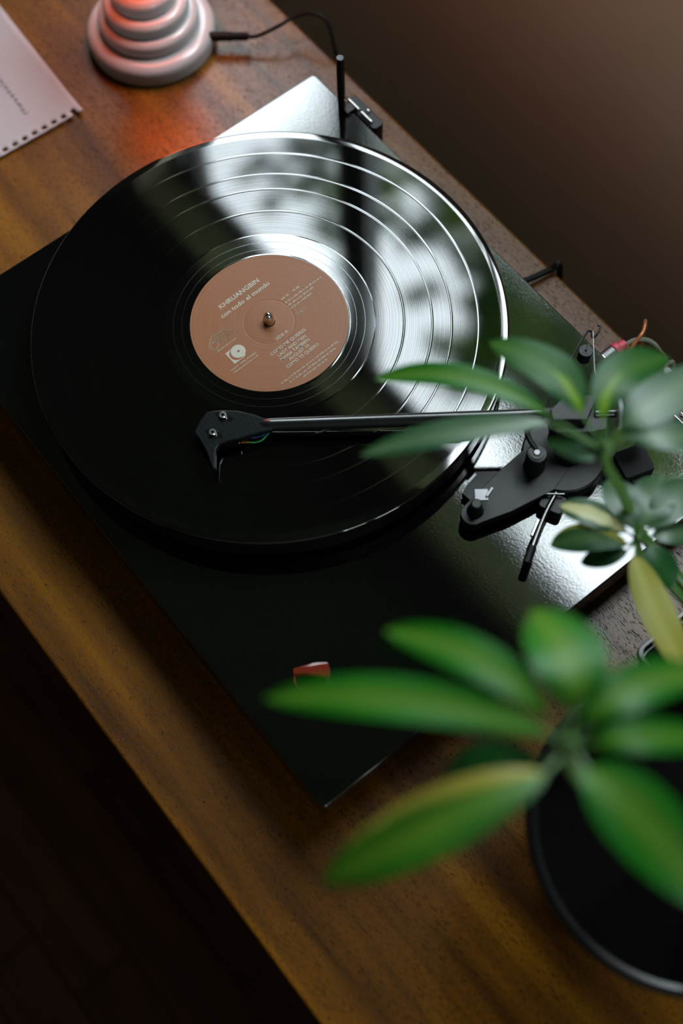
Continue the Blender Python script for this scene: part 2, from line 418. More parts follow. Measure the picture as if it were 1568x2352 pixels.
# ------------------------------------------------------------------ room shell
XL, YF, ZC, ZF, TH = -2600.0, -3800.0, 1750.0, -768.0, 120.0
def struct(name, bm, mat, smooth=False):
    o = link(name, bm, mat, smooth=smooth); o['kind'] = 'structure'; return o
def slab(bm, x0, x1, y0, y1, z0, z1): box(bm, ((x0 + x1) / 2, (y0 + y1) / 2, (z0 + z1) / 2), (x1 - x0, y1 - y0, z1 - z0))
b = B()
slab(b, XL - TH, WX0, YW, YW + TH, ZF, ZC); slab(b, WX1, XR + TH, YW, YW + TH, ZF, ZC)
slab(b, WX0, WX1, YW, YW + TH, ZF, WZ0); slab(b, WX0, WX1, YW, YW + TH, WZ1, ZC)
struct('wall_back', b, M_WALL)
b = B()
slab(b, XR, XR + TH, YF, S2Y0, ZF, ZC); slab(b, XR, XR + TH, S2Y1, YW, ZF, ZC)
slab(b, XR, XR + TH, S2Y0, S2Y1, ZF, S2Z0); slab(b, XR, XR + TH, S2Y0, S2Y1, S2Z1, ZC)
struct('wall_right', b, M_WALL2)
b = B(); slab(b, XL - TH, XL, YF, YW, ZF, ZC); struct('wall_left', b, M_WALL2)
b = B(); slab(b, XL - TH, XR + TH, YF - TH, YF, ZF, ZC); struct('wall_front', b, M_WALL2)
b = B(); slab(b, XL - TH, XR + TH, YF - TH, YW + TH, ZC, ZC + 80); struct('ceiling', b, M_CEIL)
b = B(); slab(b, XL - TH, XR + TH, YF - TH, YW + TH, ZF - 60, ZF - 10); FLOOR = struct('floor', b, M_FLOOR)
b = B(); slab(b, XL, XR, YW - 14, YW, ZF, ZF + 90); struct('baseboard_back', b, M_WALL)
b = B(); slab(b, -16000, 12000, 620, 16000, ZF - 500, ZF - 400); struct('ground', b, M_LAWN)

# floor boards running along the sideboard: real boards with open joints, three mesh lengths shared
pm = []
for L in (560.0, 720.0, 860.0):
    bb = B(); box(bb, (0, 0, 0), (L - 1.6, 68.2, 10), bev=0.9, seg=1)
    for v in bb.verts: v.co *= 0.001
    me = bpy.data.meshes.new('plank'); bb.to_mesh(me); bb.free(); me.materials.append(M_FLOOR); pm.append((L, me))
k = 0
for r in range(20):
    x = -1100 - random.uniform(0, 500); y = -170 - r * 70.0
    while x < 1200:
        L, me = random.choice(pm)
        o = bpy.data.objects.new('plank', me); COL.objects.link(o); o.parent = FLOOR
        o.location = V((x + L / 2, y, ZF - 5.4 + random.uniform(-0.3, 0.3))); x += L
# base of the room floor away from the boards
b = B(); slab(b, XL, XR, -130, YW, ZF - 10, ZF - 0.8); slab(b, XL, XR, YF, -1540, ZF - 10, ZF - 0.8)
o = link('floor_panel', b, M_FLOOR, FLOOR, smooth=False); o.name = 'floor_board_field'; o['kind'] = 'stuff'

# windows
def window(name, parts, panes):
    b = B()
    for a in parts: slab(b, *a)
    fr = struct(name, b, M_FRAME)
    WLOC[fr.name] = Vector((0, 0, 0))
    for a in panes:
        b = B(); slab(b, *a); link('pane', b, M_PANE, fr, smooth=False)
y0, y1 = YW + 88, YW + 118
parts = [(WX0, WX0 + 17, y0, y1, WZ0, WZ1), (WX1 - 40, WX1, y0, y1, WZ0, WZ1), (WX0 + 17, WX1 - 40, y0, y1, WZ0, WZ0 + 40), (WX0 + 17, WX1 - 40, y0, y1, WZ1 - 14, WZ1),
         (-1232, -1194, y0, y1, WZ0 + 40, WZ1 - 14), (-712, -640, y0, y1, WZ0 + 40, WZ1 - 14)]
ym = YW + 103
panes = [(a, c, ym - 2, ym + 2, WZ0 + 42, WZ1 - 16) for a, c in ((WX0 + 19, -1234), (-1192, -714), (-638, WX1 - 42))]
window('window_1', parts, panes)
x0, x1 = XR + 35, XR + 85; xm = XR + 60; sm = (S2Y0 + S2Y1) / 2
parts = [(x0, x1, S2Y0, S2Y0 + 40, S2Z0, S2Z1), (x0, x1, S2Y1 - 40, S2Y1, S2Z0, S2Z1), (x0, x1, S2Y0 + 40, S2Y1 - 40, S2Z0, S2Z0 + 40), (x0, x1, S2Y0 + 40, S2Y1 - 40, S2Z1 - 40, S2Z1), (x0, x1, sm - 25, sm + 25, S2Z0 + 40, S2Z1 - 40)]
window('window_2', parts, [(xm - 2, xm + 2, a, c, S2Z0 + 42, S2Z1 - 42) for a, c in ((S2Y0 + 42, sm - 27), (sm + 27, S2Y1 - 42))])
b = B(); box(b, ((WX0 + WX1) / 2, YW + 10, WZ0 - 11), (WX1 - WX0 + 80, 58, 22), bev=4); struct('trim_1', b, M_FRAME, True)

# ------------------------------------------------------------------ trees outside
CL = [(-4046, 3733, 7640, 105), (-4295, 4162, 8176, 122), (-3830, 3918, 7383, 127), (-3937, 4245, 7673, 132), (-4347, 4276, 7794, 153), (-3741, 3492, 6306, 113), (-3919, 3418, 6245, 99), (-5363, 4572, 9062, 156), (-4364, 3763, 7757, 100), (-3202, 3728, 6999, 120), (-4060, 4794, 9497, 176), (-3492, 4058, 8612, 159), (-4076, 4571, 10349, 207), (-3725, 4067, 9802, 156), (-4221, 4295, 10003, 121), (-2938, 3611, 7690, 142), (-3839, 4289, 8871, 110), (-4727, 4615, 9966, 74), (-4432, 4132, 9291, 84), (-6462, 4438, 9460, 148), (-6066, 4340, 9380, 162), (-5114, 3490, 7909, 90), (-6003, 4462, 8984, 157), (-5656, 4228, 9194, 142), (-6192, 3822, 8897, 85), (-5524, 3443, 8517, 73), (-7877, 4612, 11387, 88), (-6303, 4062, 9386, 73), (-5855, 4406, 10168, 145), (-6456, 4630, 10863, 109), (-5797, 4400, 10695, 115), (-4506, 4690, 9158, 115), (-3135, 3953, 7295, 124), (-3430, 4521, 8557, 178), (-2709, 4022, 7536, 188), (-2878, 4710, 8941, 217), (-3236, 4630, 9479, 229), (-2808, 3536, 6934, 146), (-2239, 3590, 7286, 179), (-1507, 3704, 7289, 233), (-1749, 4752, 9267, 216), (-2099, 4011, 7573, 215), (-1880, 4277, 8105, 259), (-4446, 3821, 6819, 80), (-2987, 4110, 9153, 164), (-1997, 3940, 8076, 193),
      (-3419, 4046, 7445, 186), (-4353, 5155, 9969, 210), (-3598, 4286, 8674, 186), (-3912, 4845, 9980, 181), (-3528, 4308, 9653, 206), (-3966, 4988, 9503, 233), (-3568, 4716, 9102, 155), (-3349, 4352, 8884, 143), (-3153, 4211, 8852, 139), (-3533, 4864, 10707, 239), (-2847, 4083, 9404, 182), (-2897, 4274, 10217, 175), (-2993, 4671, 11791, 253), (-3520, 5023, 9260, 164), (-3333, 4737, 9125, 205), (-2913, 4336, 8857, 166), (-3261, 5101, 10754, 161), (-2737, 4245, 9535, 181), (-2392, 4020, 9072, 141), (-2551, 4323, 10463, 176), (-2946, 4535, 8501, 206), (-2458, 4073, 7736, 138), (-2593, 4212, 8497, 190), (-2628, 4443, 9489, 179), (-2682, 4687, 10522, 166), (-2222, 4158, 9425, 173), (-2544, 4435, 8292, 200), (-2741, 5069, 9774, 223), (-2815, 5177, 10605, 236), (-2429, 4788, 10003, 233), (-2419, 4829, 10713, 226), (-2366, 4701, 8818, 140), (-2006, 4168, 8227, 142), (-1789, 4042, 8144, 154), (-1630, 4021, 8392, 166), (-2159, 5092, 9449, 154), (-1882, 4841, 9481, 160), (-2034, 5155, 10721, 240), (-1418, 4026, 7715, 175), (-1598, 4763, 9327, 145), (-4048, 4579, 8491, 144), (-4190, 4877, 9448, 156), (-3876, 4383, 9010, 126), (-4376, 5199, 10662, 173), (-3423, 4090, 8830, 129), (-4039, 4655, 10726, 153), (-4502, 4884, 11075, 133), (-5379, 5080, 9308, 136), (-5468, 4885, 8930, 132), (-5851, 4844, 9079, 103), (-4873, 4952, 9135, 117), (-6232, 5098, 10164, 96), (-4112, 4422, 8795, 81), (-5567, 4822, 9475, 106)]
def tree(trunk, cls, label, low):
    tx, ty = trunk; base = (tx, ty, ZF - 400)
    T = thing('tree', label, 'tree', base, None)
    b = B(); top = max(c[2] for c in cls) * 0.93
    sp = [(tx, ty, ZF - 400), (tx + 60, ty - 40, 1500), (tx - 50, ty + 30, 4500), (tx + 40, ty, top)]
    tube(b, sp, 170, 10, 6, 45); link('trunk', b, M_BARK, T)
    b = B()
    for (x, y, z, r) in cls:
        zb = max(1500, z - 1400 - random.random() * 900)
        tube(b, [(tx, ty, zb), ((tx + x) / 2, (ty + y) / 2, z - 350), (x, y, z)], 26, 5, 4, 8)
    link('branches', b, M_BARK, T)['kind'] = 'stuff'
    b = B()
    for (x, y, z, r) in cls + low:
        n = int(90 + (r / (7.0 if x > -3600 else 8)) ** 1.8)
        for _ in range(n):
            d = Vector((random.gauss(0, 1), random.gauss(0, 1), random.gauss(0, 1))) * r * 0.55
            c = Vector((x, y, z)) + d; s = random.uniform(22, 42)
            a = Vector((random.gauss(0, 1), random.gauss(0, 1), random.gauss(0, 1))).normalized(); o = a.orthogonal().normalized() * s * 0.5
            q = a.cross(o); vs = [b.verts.new(c - a * s), b.verts.new(c + o), b.verts.new(c + a * s), b.verts.new(c - o)]
            b.faces.new(vs)
    f = link('foliage', b, M_TREE, T, smooth=False); f['kind'] = 'stuff'
right = [c for c in CL if c[0] > -3500]; left = [c for c in CL if c[0] < -5000]; midl = [c for c in CL if -5000 <= c[0] <= -3500]
def lows(cx, cy, n, z0, z1, sx=900):
    return [(cx + random.uniform(-sx, sx), cy + random.uniform(-500, 500), random.uniform(z0, z1), random.uniform(160, 330)) for _ in range(n)]
tree((-3000, 5000), right + midl, 'tall spreading leafy tree outside the window, nearer to the turntable side', lows(-2500, 4500, 12, 2600, 5200) + lows(-4100, 4600, 9, 2400, 4600, 500))
tree((-6100, 4900), left, 'smaller leafy tree outside the window, nearer to the lamp side', lows(-6000, 4500, 9, 2400, 5200, 600))

# ------------------------------------------------------------------ sideboard
ZT = -68.0
SB = thing('sideboard', 'long brown wooden sideboard carrying the turntable, lamp and plants', 'sideboard', (-60, -15, ZF))
b = B(); box(b, (-60, -15.5, ZT - 11), (1520, 432, 22), bev=2.2, seg=3); link('tabletop', b, M_TABLE, SB)
b = B(); slab(b, -790, 670, -205, 185, ZT - 430, ZT - 22.2)
link('carcass', b, M_TABLE, SB, smooth=False)
for i in range(3):
    cx = -790 + 1460 * (i + 0.5) / 3
    b = B(); box(b, (cx, -214, ZT - 226), (478, 17, 392), bev=2); d = link('door', b, M_TABLE, SB)
for sx_ in (-740, 620):
    for sy_ in (-180, 160):
        b = B(); cyl(b, (sx_, sy_, ZF), (sx_, sy_, ZT - 430.2), 11, 16, 1, 19); link('leg', b, M_TABLE, SB)

# ------------------------------------------------------------------ turntable
ZP = -26.6
TT = thing('turntable', 'black record player with a carbon tonearm on the sideboard', 'turntable', (49, -1, ZT))
b = B(); prism(b, rrect(48.9, -1, 415, 320, 3.2, 4), ZP - 21.5, ZP, 0.9, 3); PL = link('plinth', b, M_PLINTH, TT, autos=40)
for fx in (-120, 218):
    for fy in (-125, 122):
        b = B(); lathe(b, [(0, 0), (21, 0), (23, 2), (20, 12), (24, 14), (24, 19.9), (0, 19.9)], (fx, fy, ZT), 32); link('foot', b, M_RUBBER, TT)
b = B(); lathe(b, [(0, -26.4), (60, -26.4), (60, -21), (149.2, -21), (150.2, -20), (150.2, -3.4), (149.4, -2.6), (3.9, -2.6), (3.9, -3.6), (0, -3.6)], (0, 0, 0), 128); PLT = link('platter', b, M_GLOSSBLACK, TT)
b = B(); lathe(b, [(0, 9.8), (1.0, 9.6), (2.2, 8.6), (3.1, 6.6), (3.5, 4.4), (3.5, -2.5), (0, -2.5)], (0, 0, 0), 32); link('spindle', b, M_STEEL, PLT)
# hinges at the back of the plinth
for hx, full in ((-108, True), (203, True)):
    b = B(); prism(b, rrect(hx, 164.4, 33, 10, 3, 4), ZP - 19, ZP + 1.5, 1.0, 2); H = link('hinge', b, M_BLACK, TT)
    b = B(); cyl(b, (hx - 14.5, 162.0, ZP + 2.4), (hx - 2.5, 162.0, ZP + 2.4), 1.5, 16, 0.3); cyl(b, (hx - 0.5, 162.0, ZP + 2.2), (hx + 11.5, 162.0, ZP + 2.2), 1.4, 16, 0.3)
    cyl(b, (hx + 0.5, 166.6, ZP + 2.2), (hx + 3.2, 166.6, ZP + 2.2), 1.3, 12, 0.3); link('hinge_pin', b, M_STEEL, H)
    px_ = hx - 11.6
    b = B(); lathe(b, [(0, 0), (2.0, 0), (2.8, 1.4), (2.8, 52.2), (2.4, 52.85), (0, 52.85)], (px_, 153.4, ZP), 32); link('hinge_post', b, M_GLOSSBLACK, H)
    b = B(); box(b, (px_ + 2.5, 157.5, ZP + 1.6), (7, 8, 3), bev=0.8); link('hinge_bracket', b, M_BLACK, H)

# ---- record
RC = thing('vinyl_record', 'shiny black long playing record with a copper label, on the platter', 'record', (0, 0, -2.4))
prof = [(3.7, -2.4), (149, -2.4), (150.6, -1.9), (151, -1.4), (150.8, -1.0), (150.3, -0.66), (149.8, -0.50), (149.7, -0.485), (145.6, -0.205), (145.4, -0.2), (145.1, -0.2)]
for g in (131.9, 114.9, 102.7, 85.0):          # raised, smooth bands between the tracks, each held by support loops
    prof += [(g + 0.85, -0.2), (g + 0.8, -0.2), (g + 0.35, -0.15), (g - 0.35, -0.15), (g - 0.8, -0.2), (g - 0.85, -0.2)]
prof += [(67.3, -0.2), (67.2, -0.2), (66.6, -0.06), (66.5, -0.06), (60.9, -0.06), (60.85, -0.06), (60.6, -0.06), (60.35, -0.06), (60.3, -0.06), (55.5, -0.06), (55.45, -0.06), (55.2, -0.06), (54.95, -0.06), (54.9, -0.06), (51.5, -0.06), (51.4, -0.06), (50.9, 0.12), (50.2, 0.04), (50.1, 0.04), (3.7, 0.04)]
b = B(); lathe(b, prof, (0, 0, 0), 256, closed=True); DISC = link('disc', b, M_VINYL, RC, autos=60)
b = B(); lathe(b, [(50, 0.05), (50, 0.22), (16.8, 0.26), (16.5, 0.10), (16.0, 0.08), (15.7, 0.28), (6, 0.3), (3.8, 0.42), (3.7, 0.05)], (0, 0, 0), 128)
LB = link('center_label', b, M_LABEL, RC, autos=60)
TH_ = R_(92.0); CT, ST = math.cos(TH_), math.sin(TH_)
def lab(u, v, z=0.34): return Vector((u * CT - v * ST, u * ST + v * CT, z))
def text_bm(bm, s, x0, x1, y, cap=None, bold=0.0, outline=0.0, fn=None, shear=0.0, skew=0.0):
    c = bpy.data.curves.new('lettering', 'FONT'); c.body = s; c.size = 1.0; c.offset = bold; c.resolution_u = 2; c.shear = shear
    if outline: c.fill_mode = 'NONE'; c.bevel_depth = outline; c.bevel_resolution = 0
    ob = bpy.data.objects.new('lettering', c); COL.objects.link(ob)
    me = bpy.data.meshes.new_from_object(ob.evaluated_get(bpy.context.evaluated_depsgraph_get()))
    bpy.data.objects.remove(ob); bpy.data.curves.remove(c)
    xs = [v.co.x for v in me.vertices]; a, bb = min(xs), max(xs); sc = (x1 - x0) / (bb - a)
    sy = sc if cap is None else cap / 0.72
    t2 = bmesh.new(); t2.from_mesh(me); bpy.data.meshes.remove(me)
    mp = {}
    for v in t2.verts:
        X = x0 + (v.co.x - a) * sc; mp[v.index] = bm.verts.new(fn(X, y + v.co.y * sy + skew * (X - x0), v.co.z * sc))
    for f in t2.faces:
        try: bm.faces.new([mp[v.index] for v in f.verts])
        except ValueError: pass
    t2.free()
FL = lambda x, y, z: lab(x, y, 0.33 + z)
def micro(bm, x0, x1, y, h, fn):                      # print too fine to read: rows of tiny strokes
    x = x0
    while x < x1:
        for _ in range(random.randint(3, 8)):
            ww = random.choice((0.14, 0.2, 0.32)); hh = h * random.choice((0.68, 0.68, 1.0))
            if x + ww > x1: break
            vs = [bm.verts.new(fn(x + a * ww, y + c * hh, 0)) for a, c in ((0, 0), (1, 0), (1, 1), (0, 1))]; bm.faces.new(vs); x += ww + 0.22
        x += 0.65
b = B()
text_bm(b, 'KHRUANGBIN', -17.0, 14.6, 27.4, 3.3, 0.022, fn=FL)
text_bm(b, 'con todo el mundo', -20.6, 18.4, 21.3, 3.1, 0.018, fn=FL)
text_bm(b, 'SIDE A', -5.1, 4.6, -13.9, 2.2, 0.006, fn=FL)
for s, x0, x1, y in (('COMO ME QUIERES', -14.6, 13.5, -20.3), ('LADY AND MAN', -11.5, 10.7, -24.0), ('MARIA TAMBI\u00c9N', -12.2, 10.7, -27.3), ('AUGUST 10', -8.1, 7.8, -30.5), ('COMO TE QUIERO', -12.9, 12.9, -33.8)):
    text_bm(b, s, x0, x1, y, 2.25, 0.008, fn=FL)
text_bm(b, 'NIGHT TIME STORIES', -40.2, -20.2, -12.4, 1.25, 0.0, fn=FL)
text_bm(b, 'nighttimestories.co.uk', -40.1, -20.4, -14.6, 1.3, 0.0, fn=FL)
text_bm(b, 'deadoceans.com', -38.0, -22.9, 4.0, 1.3, 0.0, fn=FL)
for x0, x1, y in ((16.1, 22.6, 7.0), (25.6, 32, 7.0), (16.6, 46, 3.3), (16.4, 37.4, 0.6), (16.4, 34.4, -2.1)): micro(b, x0, x1, y, 1.5, FL)
for x0, x1, y in ((-22.4, 23.2, -40.0), (-18, 18.7, -42.7), (-9.3, 9.9, -45.3)): micro(b, x0, x1, y, 1.25, FL)
o = link('lettering', b, M_PRINT, LB, smooth=False); o['label'] = 'pale printed lettering'
b = B()
text_bm(b, 'DEAD', -36.6, -26.6, 10.8, 3.6, 0, 0.011, FL, 0.15, 0.12)
text_bm(b, 'CEANS', -34.2, -20.9, 6.7, 3.6, 0, 0.011, FL, 0.15, 0.12)
for rr_, cx, cy in ((3.1, -37.2, 9.3), (2.3, -37.0, 9.1)):
    tube(b, [lab(cx + rr_ * math.cos(a * math.pi / 9), cy + rr_ * math.sin(a * math.pi / 9), 0.33) for a in range(19)], 0.09, 4, 0)
tube(b, [lab(x, y, 0.33) for x, y in ((-38.5, 12), (-34, 15.5), (-29, 14.2), (-26, 14.8), (-22, 12))], 0.09, 4, 6)
link('script_emblem', b, M_PRINT, LB, smooth=False)
# disc emblem: pale square, dark crescent, pale disc with a hole
def poly(bm, pts, z): bm.faces.new([bm.verts.new(lab(x, y, z)) for x, y in pts])
b = B(); poly(b, [(-35.4, -9.5), (-28.5, -9.5), (-35.4, -1.0)] , 0.33); poly(b, [(-35.4, -1.0), (-28.5, -9.5), (-26.2, -9.0), (-26.2, -6.0), (-30, 0.2), (-35.3, 0.2)], 0.33)
link('emblem_square', b, M_PRINT, LB, smooth=False)
b = B(); poly(b, [(-30.1 + 4.6 * math.cos(i * math.pi / 18), -4.6 + 4.6 * math.sin(i * math.pi / 18)) for i in range(36)], 0.36); link('emblem_crescent', b, M_LABEL, LB, smooth=False)
b = B(); n = 40; ro = [b.verts.new(lab(-28.2 + 4.7 * math.cos(i * 2 * math.pi / n), -3.9 + 4.7 * math.sin(i * 2 * math.pi / n), 0.39)) for i in range(n)]
ri = [b.verts.new(lab(-28.0 + 0.85 * math.cos(i * 2 * math.pi / n), -3.9 + 0.85 * math.sin(i * 2 * math.pi / n), 0.39)) for i in range(n)]
for i in range(n): b.faces.new((ro[i], ro[(i + 1) % n], ri[(i + 1) % n], ri[i]))
link('emblem_disc', b, M_PRINT, LB, smooth=False)
b = B(); tube(b, [lab(x, y, 0.33) for x, y in rrect(19.8, -7.4, 7.4, 2.6, 1.2, 4, -0.03) + [rrect(19.8, -7.4, 7.4, 2.6, 1.2, 4, -0.03)[0]]], 0.09, 4, 0)
tube(b, [lab(17.6 + 0.8 * math.cos(i * math.pi / 6), -7.4 + 0.8 * math.sin(i * math.pi / 6), 0.33) for i in range(13)], 0.09, 4, 0); micro(b, 19.2, 22.8, -8.0, 1.1, FL)
link('badge', b, M_PRINT, LB, smooth=False)

# ---- tonearm
b = B()
A0, A1 = Vector((63.0, -45.5, 8.6)), Vector((163.5, 83.5, 13.5))
d0 = (A1 - A0).normalized()
lathe(b, [(0, -9), (1.2, -9), (2.4, -7), (3.4, -4), (3.9, 0), (4.3, (A1 - A0).length), (0, (A1 - A0).length)], A0, 32, dirmat(d0))
ARM = link('tonearm', b, M_TUBE, TT); ARM['label'] = 'carbon fibre tonearm tube'
hs = [(31.8, -71.0), (34.5, -66.5), (37.0, -63.0), (43.1, -56.0), (50.8, -50.3), (56.9, -46.9), (61.5, -44.0), (66.8, -47.6), (63.4, -55.0), (60.2, -63.9), (56.2, -73.0), (54.3, -77.4), (56.2, -81.6), (65.6, -89.0), (64.6, -90.8), (53.2, -87.0), (45.5, -85.6), (38.3, -85.0), (34.5, -78.1)]
b = B(); prism(b, hs, 7.4, 10.8, 1.0, 3); HS = link('headshell', b, M_CARBON, TT)
for sx_, sy_ in ((41.0, -65.2), (46.4, -76.8)):
    b = B(); lathe(b, [(1.05, 0), (2.15, 0), (2.15, 2.2), (1.9, 2.5), (1.15, 2.5), (1.05, 2.3), (1.05, 0.6), (0, 0.6)], (sx_, sy_, 10.9), 24); link('screw', b, M_STEEL, HS)
    b = B(); lathe(b, [(0, 0), (1.0, 0), (1.0, 2.1), (0, 2.1)], (sx_, sy_, 10.95), 6); link('screw_recess_shade', b, M_GLOSSBLACK, HS)  # black plug stands for the shade down in the screw socket
    b = B(); prism(b, rrect(sx_ + 0.6, sy_ + 0.6, 11.0, 3.4, 1.6, 4, R_(26)), 10.75, 10.98, 0); link('slot', b, M_GLOSSBLACK, HS)
ad = (A1 - A0).normalized(); arz = math.atan2(ad.y, ad.x)
b = B(); box(b, (47.5, -72.5, 4.6), (24, 15, 5.6), arz, 0.9); box(b, (46.0, -74.5, 2.2), (9, 10, 2.4), arz, 0.6); CT_ = link('cartridge', b, M_GLOSSBLACK, TT)
b = B(); box(b, (41, -78.4, 0.95), (2.2, 2.0, 0.9), arz, 0.2); link('stylus', b, M_STEEL, CT_)
nrm = Vector((-ad.y, ad.x, 0))
for i, (du, dz) in enumerate(((-5.2, 5.8), (-1.8, 5.2), (1.8, 4.6), (5.2, 4.0))):
    p0 = Vector((55.0, -62.6, dz)) + nrm * -du * 0.9
    b = B(); cyl(b, p0, p0 + Vector((ad.x, ad.y, 0)) * 4.2, 0.75, 10); link('pin', b, M_GOLD, CT_)
    b = B(); p1 = p0 + Vector((ad.x, ad.y, 0)) * 4.0
    tube(b, [p1, p1 + Vector((ad.x, ad.y, 0)) * 4 + Vector((0, 0, -0.8)), p1 + Vector((ad.x, ad.y, 0.1)) * 9 + nrm * du * 0.2, Vector((64.6, -46.5, 6.2)) + nrm * du * 0.12], 0.42, 6); link('wire', b, M_WREDS[(1, 0, 3, 2)[i]], CT_)
# pivot housing, yoke, rear stub and counterweight, all turned with the arm
b = B(); cyl(b, A1 - ad * 2, A1 + ad * 9, 5.6, 28, 0.8); link('collar', b, M_BLACK, TT)
b = B(); prism(b, [(163.6, 99.2), (175.2, 113.0), (179.0, 106.6), (184.0, 97.0), (171.2, 81.0), (165.0, 85.0)], 4.0, 21.5, 1.2); link('gimbal', b, M_BLACK, TT)
b = B(); prism(b, [(176.0, 106.0), (185.5, 113.5), (193.5, 105.5), (189.5, 96.6), (176.5, 80.5), (170.0, 82.0), (183, 97)], -6.0, 14.0, 1.0); link('yoke', b, M_BLACK, TT)
RS = Vector((181.5, 106.3, 14.0))
b = B(); cyl(b, RS, RS + ad * 40, 2.6, 20, 0.3); link('counterweight_shaft', b, M_DARKMETAL, TT)
b = B(); cyl(b, RS + ad * 16, RS + ad * 36, 10.5, 40, 1.2); CW = link('counterweight', b, M_BLACK, TT)
b = B(); cyl(b, RS + ad * 13, RS + ad * 15.9, 9.6, 40, 0.4); o = link('dial_ring', b, M_GREY, CW); o['label'] = 'grey force dial ring'
# arm base, lift platform, rest, lever
b = B(); lathe(b, [(0, -26.5), (25.2, -26.5), (25.6, -25), (25.6, -15), (24.6, -14), (0, -14)], (181.5, 86.5, 0), 64); link('arm_base', b, M_BLACK, TT)
b = B(); lathe(b, [(0, -13.9), (10, -13.9), (10, -6.2), (0, -6.2)], (181.5, 91, 0), 32); link('arm_pillar', b, M_BLACK, TT)
n = 12; cap = [(177.0 + 7.5 * math.cos(math.pi + i * math.pi / n), 17.5 + 7.5 * math.sin(math.pi + i * math.pi / n)) for i in range(n + 1)]
b = B(); prism(b, cap + [(190.5, 36.0), (196.0, 66.0), (190, 84), (168, 84), (164.0, 68.0), (165.2, 50)], -21.0, -13.6, 0.7); LP = link('lift_platform', b, M_BLACK, TT)
b = B(); prism(b, [(154.5, 38.7), (164.5, 51.5), (171, 44), (168, 24), (161, 23)], -24, -19.5, 0.4); link('rest_bracket', b, M_BLACK, TT)
b = B(); lathe(b, [(0, -13.6), (5.2, -13.6), (4.6, -11), (3.7, -8), (3.4, -3), (2.6, -2.2), (0, -2.2)], (176.5, 19.5, 0), 28); RST = link('arm_rest', b, M_BLACK, TT)
b = B(); box(b, (173.6, 26.0, -4.6), (8.0, 7.5, 1.6), arz, 0.3); box(b, (175.6, 30.6, -4.2), (1.6, 7.0, 3.0), arz - 0.6, 0.3); link('rest_clip', b, M_BRUSHED, RST)
b = B(); box(b, (161.2, 29.4, -6.0), (1.6, 7.5, 1.2), R_(10), 0.3); link('rest_lip', b, M_GREY, RST)
b = B(); lathe(b, [(0, -13.6), (6.6, -13.6), (6.2, 4.0), (5.6, 4.7), (0, 4.7)], (176.6, 66.6, 0), 40); LF = link('lift_cylinder', b, M_BLACK, TT)
b = B(); lathe(b, [(2.4, 4.7), (4.6, 4.7), (4.6, 5.5), (2.4, 5.5)], (176.4, 66.4, 0), 32, closed=True); link('lift_washer', b, M_BLACK, LF)
b = B(); lathe(b, [(0, 4.75), (2.1, 4.75), (2.1, 5.7), (1.7, 6.0), (0, 6.0)], (176.4, 66.4, 0), 24); link('lift_screw', b, M_BRUSHED, LF)
b = B(); tube(b, [(174.5, 67.5, 5.2), (168, 68.5, 5.6), (163.5, 70.5, 5.4), (161, 73.5, 4.6), (160.5, 79, 3.6)], 1.7, 10); link('lift_bar', b, M_BLACK, LF)
b = B(); tube(b, [(197.5, 66.0, -16.5), (203.5, 52.0, -16.2), (211.0, 38.0, -15.5), (216.5, 28.5, -14.5)], 1.7, 14, 4); LV = link('cueing_lever', b, M_DARKMETAL, TT)
b = B(); cyl(b, (215.0, 31.0, -14.8), (221.5, 20.0, -13.2), 2.7, 20, 0.6); link('lever_grip', b, M_RUBBER, LV)
b = B(); box(b, (207.0, 40.0, -15.0), (1.8, 11.5, 2.4), R_(27), 0.5); link('lever_clip', b, M_STEEL, LV)
b = B(); prism(b, rrect(200.5, 61.0, 15, 12, 2.5, 4, R_(25)), -26.5, -17.5, 0.6); link('lever_mount', b, M_BLACK, TT)
b = B(); box(b, (197.6, 63.8, -14.6), (1.0, 13, 1.2), R_(-40), 0.2); link('mount_edge', b, M_DARKMETAL, TT)
b = B(); prism(b, rrect(212.5, 115.5, 19, 20, 2.5, 4, R_(-18)), -26.5, -12, 0.8); prism(b, rrect(224.5, 111.5, 9, 12, 2, 4, R_(-18)), -26.5, -16, 0.8); link('control_block', b, M_RUBBER, TT)
# anti-skating hook, thread and weight
hook = [(161.5, 85.7, 16), (155.0, 98.4, 17.5), (144.9, 123.0, 18), (140.1, 135.2, 18), (138.6, 140.6, 17.8), (140.0, 142.6, 15.6), (142.4, 140.6, 15.6), (143.9, 142.2, 17.6), (141.3, 147.6, 18.8), (139.4, 147.3, 18.6)]
b = B(); tube(b, hook, 0.72, 8); HK = link('thread_hook', b, M_BLACK, TT)
b = B(); tube(b, [(186.5, 110.0, 14.5), (160, 126, 16), (140.6, 142.4, 18.2), (140.2, 141.6, 15), (140.4, 141.2, -3)], 0.28, 6, 0); link('thread', b, M_THREAD, HK)
b = B(); lathe(b, [(0.7, -3.2), (4.2, -3.2), (4.5, -3.6), (4.5, -12.2), (4.2, -12.6), (0, -12.6), ], (140.4, 140.9, 0), 32); lathe(b, [(0, -4.4), (0.7, -4.4), (0.7, -3.2)], (140.4, 140.9, 0), 16)
link('hanging_weight', b, M_BLACK, HK)
# sockets at the back
for sx_, mt in ((140.8, 0), (171, 1)):
    b = B(); cyl(b, (sx_, 159.2, -37.5), (sx_, 162.5, -37.5), 5.4, 24, 0.4); link('socket', b, M_STEEL, TT)
b = B(); lathe(b, [(1.4, 0), (3.6, 0), (3.6, 1.0), (1.4, 1.0)], (198.6, 166.5, -37.5), 24, dirmat((0, 0.5, 1)), True); GT = link('ground_washer', b, M_STEEL, TT)
b = B(); prism(b, [(199.5, 168), (204, 166), (207, 168), (209, 166.5), (212, 171), (206, 176), (202, 174)], -40, -36, 0.5); o = link('ground_terminal', b, M_COPPERWIRE, TT)

